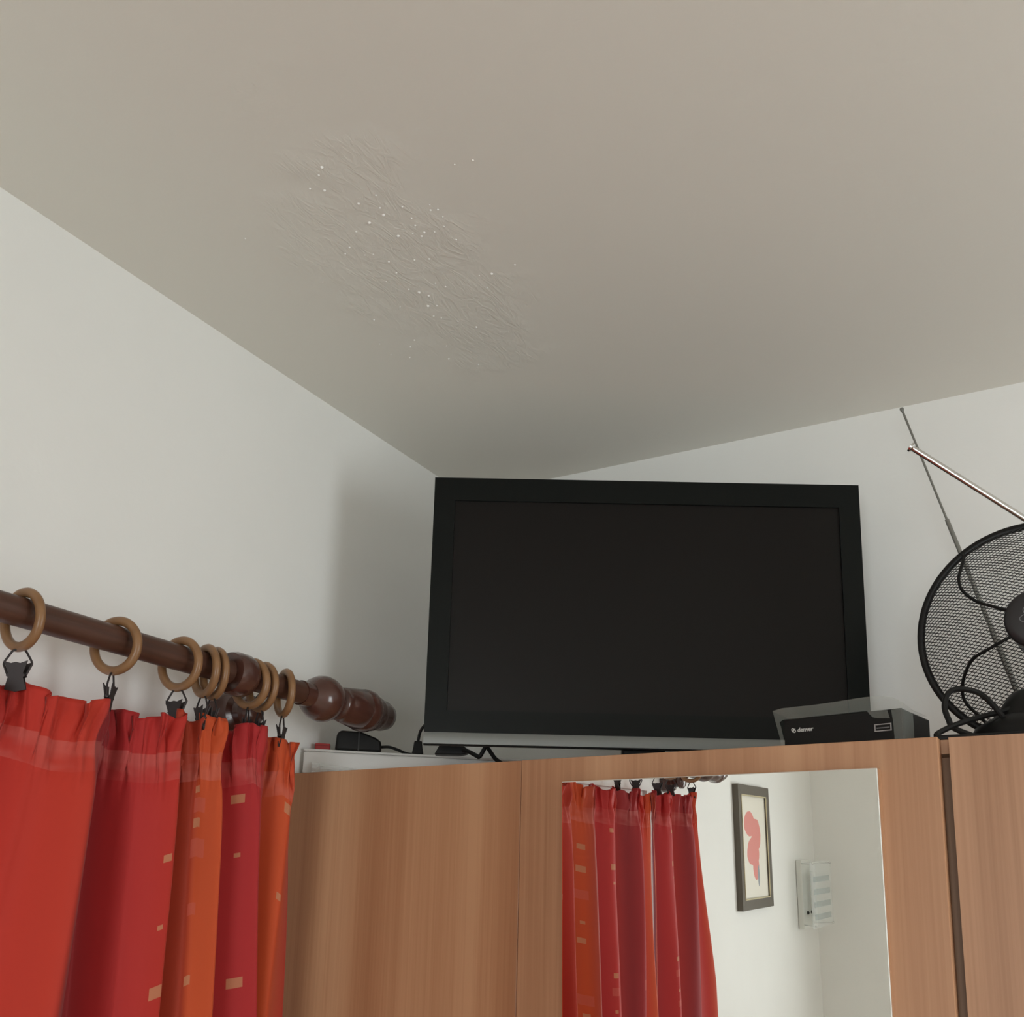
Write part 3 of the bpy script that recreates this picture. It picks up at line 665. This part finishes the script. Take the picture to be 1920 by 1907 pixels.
# ------------------------------------------------------------------ seen in the mirror: picture and wall lamp on the left wall
pc = thing('framed_picture', 'tall framed red flower print on the left wall, seen in the mirror', 'picture', (XL, -1.478, .105))
w2, h2, bw = .224, .262, .044
pf = mat('bronze_grey_frame', (.11, .095, .075), rough=.35, metal=.3)
bm = NB()
def pring(o, i, xa, xb, xc):
    R = lambda q, x: [bm.verts.new(p) for p in ((x, -q[0], -q[1]), (x, q[0], -q[1]), (x, q[0], q[1]), (x, -q[0], q[1]))]
    a, b, c, d = R(o, xa), R(i, xb), R(i, xc), R(o, 0)
    for k in range(4):
        j = (k + 1) % 4
        for P, Q in ((a, b), (b, c), (d, a)): bm.faces.new((P[k], P[j], Q[j], Q[k]))
pring((w2, h2), (w2 - bw, h2 - bw), .026, .024, .016)
box(bm, .001, .003, -w2 + .01, w2 - .01, -h2 + .01, h2 - .01)
obj('frame', bm, pf, pc)
bm = NB(); 
for s in (1, -1):
    box(bm, .0235, .0262, -w2 + bw - .004, w2 - bw + .004, s * (h2 - bw) - .003, s * (h2 - bw) + .003); box(bm, .0235, .0262, s * (w2 - bw) - .003, s * (w2 - bw) + .003, -h2 + bw, h2 - bw)
obj('gilt_edge', bm, mat('pale_gold', (.62, .55, .36), .3, .6), pc)
art_m = mat('flower_print', (.78, .74, .64), rough=.4)
def art_nodes(m):
    b = m.node_tree.nodes['Principled BSDF']; tc = nd(m, 'ShaderNodeTexCoord'); sp = nd(m, 'ShaderNodeSeparateXYZ'); lk(m, tc.outputs['Object'], sp.inputs[0])
    n = nd(m, 'ShaderNodeTexNoise'); n.inputs['Scale'].default_value = 14; lk(m, tc.outputs['Object'], n.inputs['Vector'])
    def blob(cy, cz, ry, rz, amp=.9):
        a = mth(m, 'POWER', mth(m, 'ABSOLUTE', mth(m, 'DIVIDE', mth(m, 'SUBTRACT', sp.outputs[1], cy), ry)), 2)
        c = mth(m, 'POWER', mth(m, 'ABSOLUTE', mth(m, 'DIVIDE', mth(m, 'SUBTRACT', sp.outputs[2], cz), rz)), 2)
        return mth(m, 'LESS_THAN', mth(m, 'ADD', mth(m, 'ADD', a, c), mth(m, 'MULTIPLY', mth(m, 'SUBTRACT', n.outputs[0], .5), amp)), 1)
    k = mth(m, 'MAXIMUM', mth(m, 'MAXIMUM', blob(.06, .095, .075, .055), blob(-.03, .05, .07, .07)), mth(m, 'MAXIMUM', blob(.02, -.02, .085, .065), blob(-.01, -.085, .045, .055)))
    mx = nd(m, 'ShaderNodeMix', data_type='RGBA'); lk(m, k, mx.inputs[0]); mx.inputs[6].default_value = (.80, .77, .68, 1); mx.inputs[7].default_value = (.72, .25, .22, 1)
    st = blob(-.045, -.125, .014, .045, .3)
    m2 = nd(m, 'ShaderNodeMix', data_type='RGBA'); lk(m, st, m2.inputs[0]); lk(m, mx.outputs[2], m2.inputs[6]); m2.inputs[7].default_value = (.30, .33, .36, 1)
    lk(m, m2.outputs[2], b.inputs['Base Color'])
art_nodes(art_m)
bm = NB(); box(bm, .014, .017, -w2 + bw, w2 - bw, -h2 + bw, h2 - bw); obj('print', bm, art_m, pc)

lp = thing('wall_lamp', 'wall lamp with a striped frosted glass plate near the far corner, seen in the mirror', 'wall lamp', (XL, -2.30, -.128))
bm = NB(); box(bm, .001, .03, -.09, .10, -.165, .165); obj('back_plate', bm, mat('lamp_white', (.74, .75, .71), .35), lp, bevel=.004)
gl_m = clear('frosted_glass', .22, (.78, .84, .84), .2)
bm = NB(); box(bm, .098, .103, -.19, .215, -.155, .16); gp = obj('glass_plate', bm, gl_m, lp, bevel=.001)
bm = NB()
for z in (-.105, -.045, .015, .075): box(bm, .0975, .1035, -.15, .16, z - .013, z + .013)
o = obj('frosted_stripe', bm, clear('frosted_stripe_glass', .30, (.42, .50, .50), .5), gp); o['label'] = 'four grey-green frosted stripes'
for y, z in ((-.17, .15), (.19, .15), (-.17, -.145), (.19, -.145)):
    bm = NB(); tube(bm, [(.02, y * .45, z), (.075, y * .8, z), (.106, y, z)], .003, 8); lathe(bm, [(.006, 0), (.006, .006), (.002, .008)], (.103, y, z), (1, 0, 0), 12); obj('glass_clip', bm, chrome_m, lp, sm=True)
bm = NB(); lathe(bm, [(.009, 0), (.009, .006), (.003, .009)], (.030, .03, -.09), (1, 0, 0), 16); obj('screw', bm, black_m, lp, sm=True); bm = NB(); lathe(bm, [(.008, 0), (.008, .006), (.003, .009)], (.030, -.045, -.09), (1, 0, 0), 16); obj('screw', bm, black_m, lp, sm=True)
bm = NB(); tube(bm, [(.055, .0, -.11), (.055, .0, .11)], .012, 12); obj('bulb', bm, white_m, lp, sm=True)

# ------------------------------------------------------------------ lift everything from eye-relative to floor-relative heights
for o in list(C.objects):
    if o.parent is None and o.type in ('MESH', 'EMPTY'): o.location.z += EYE
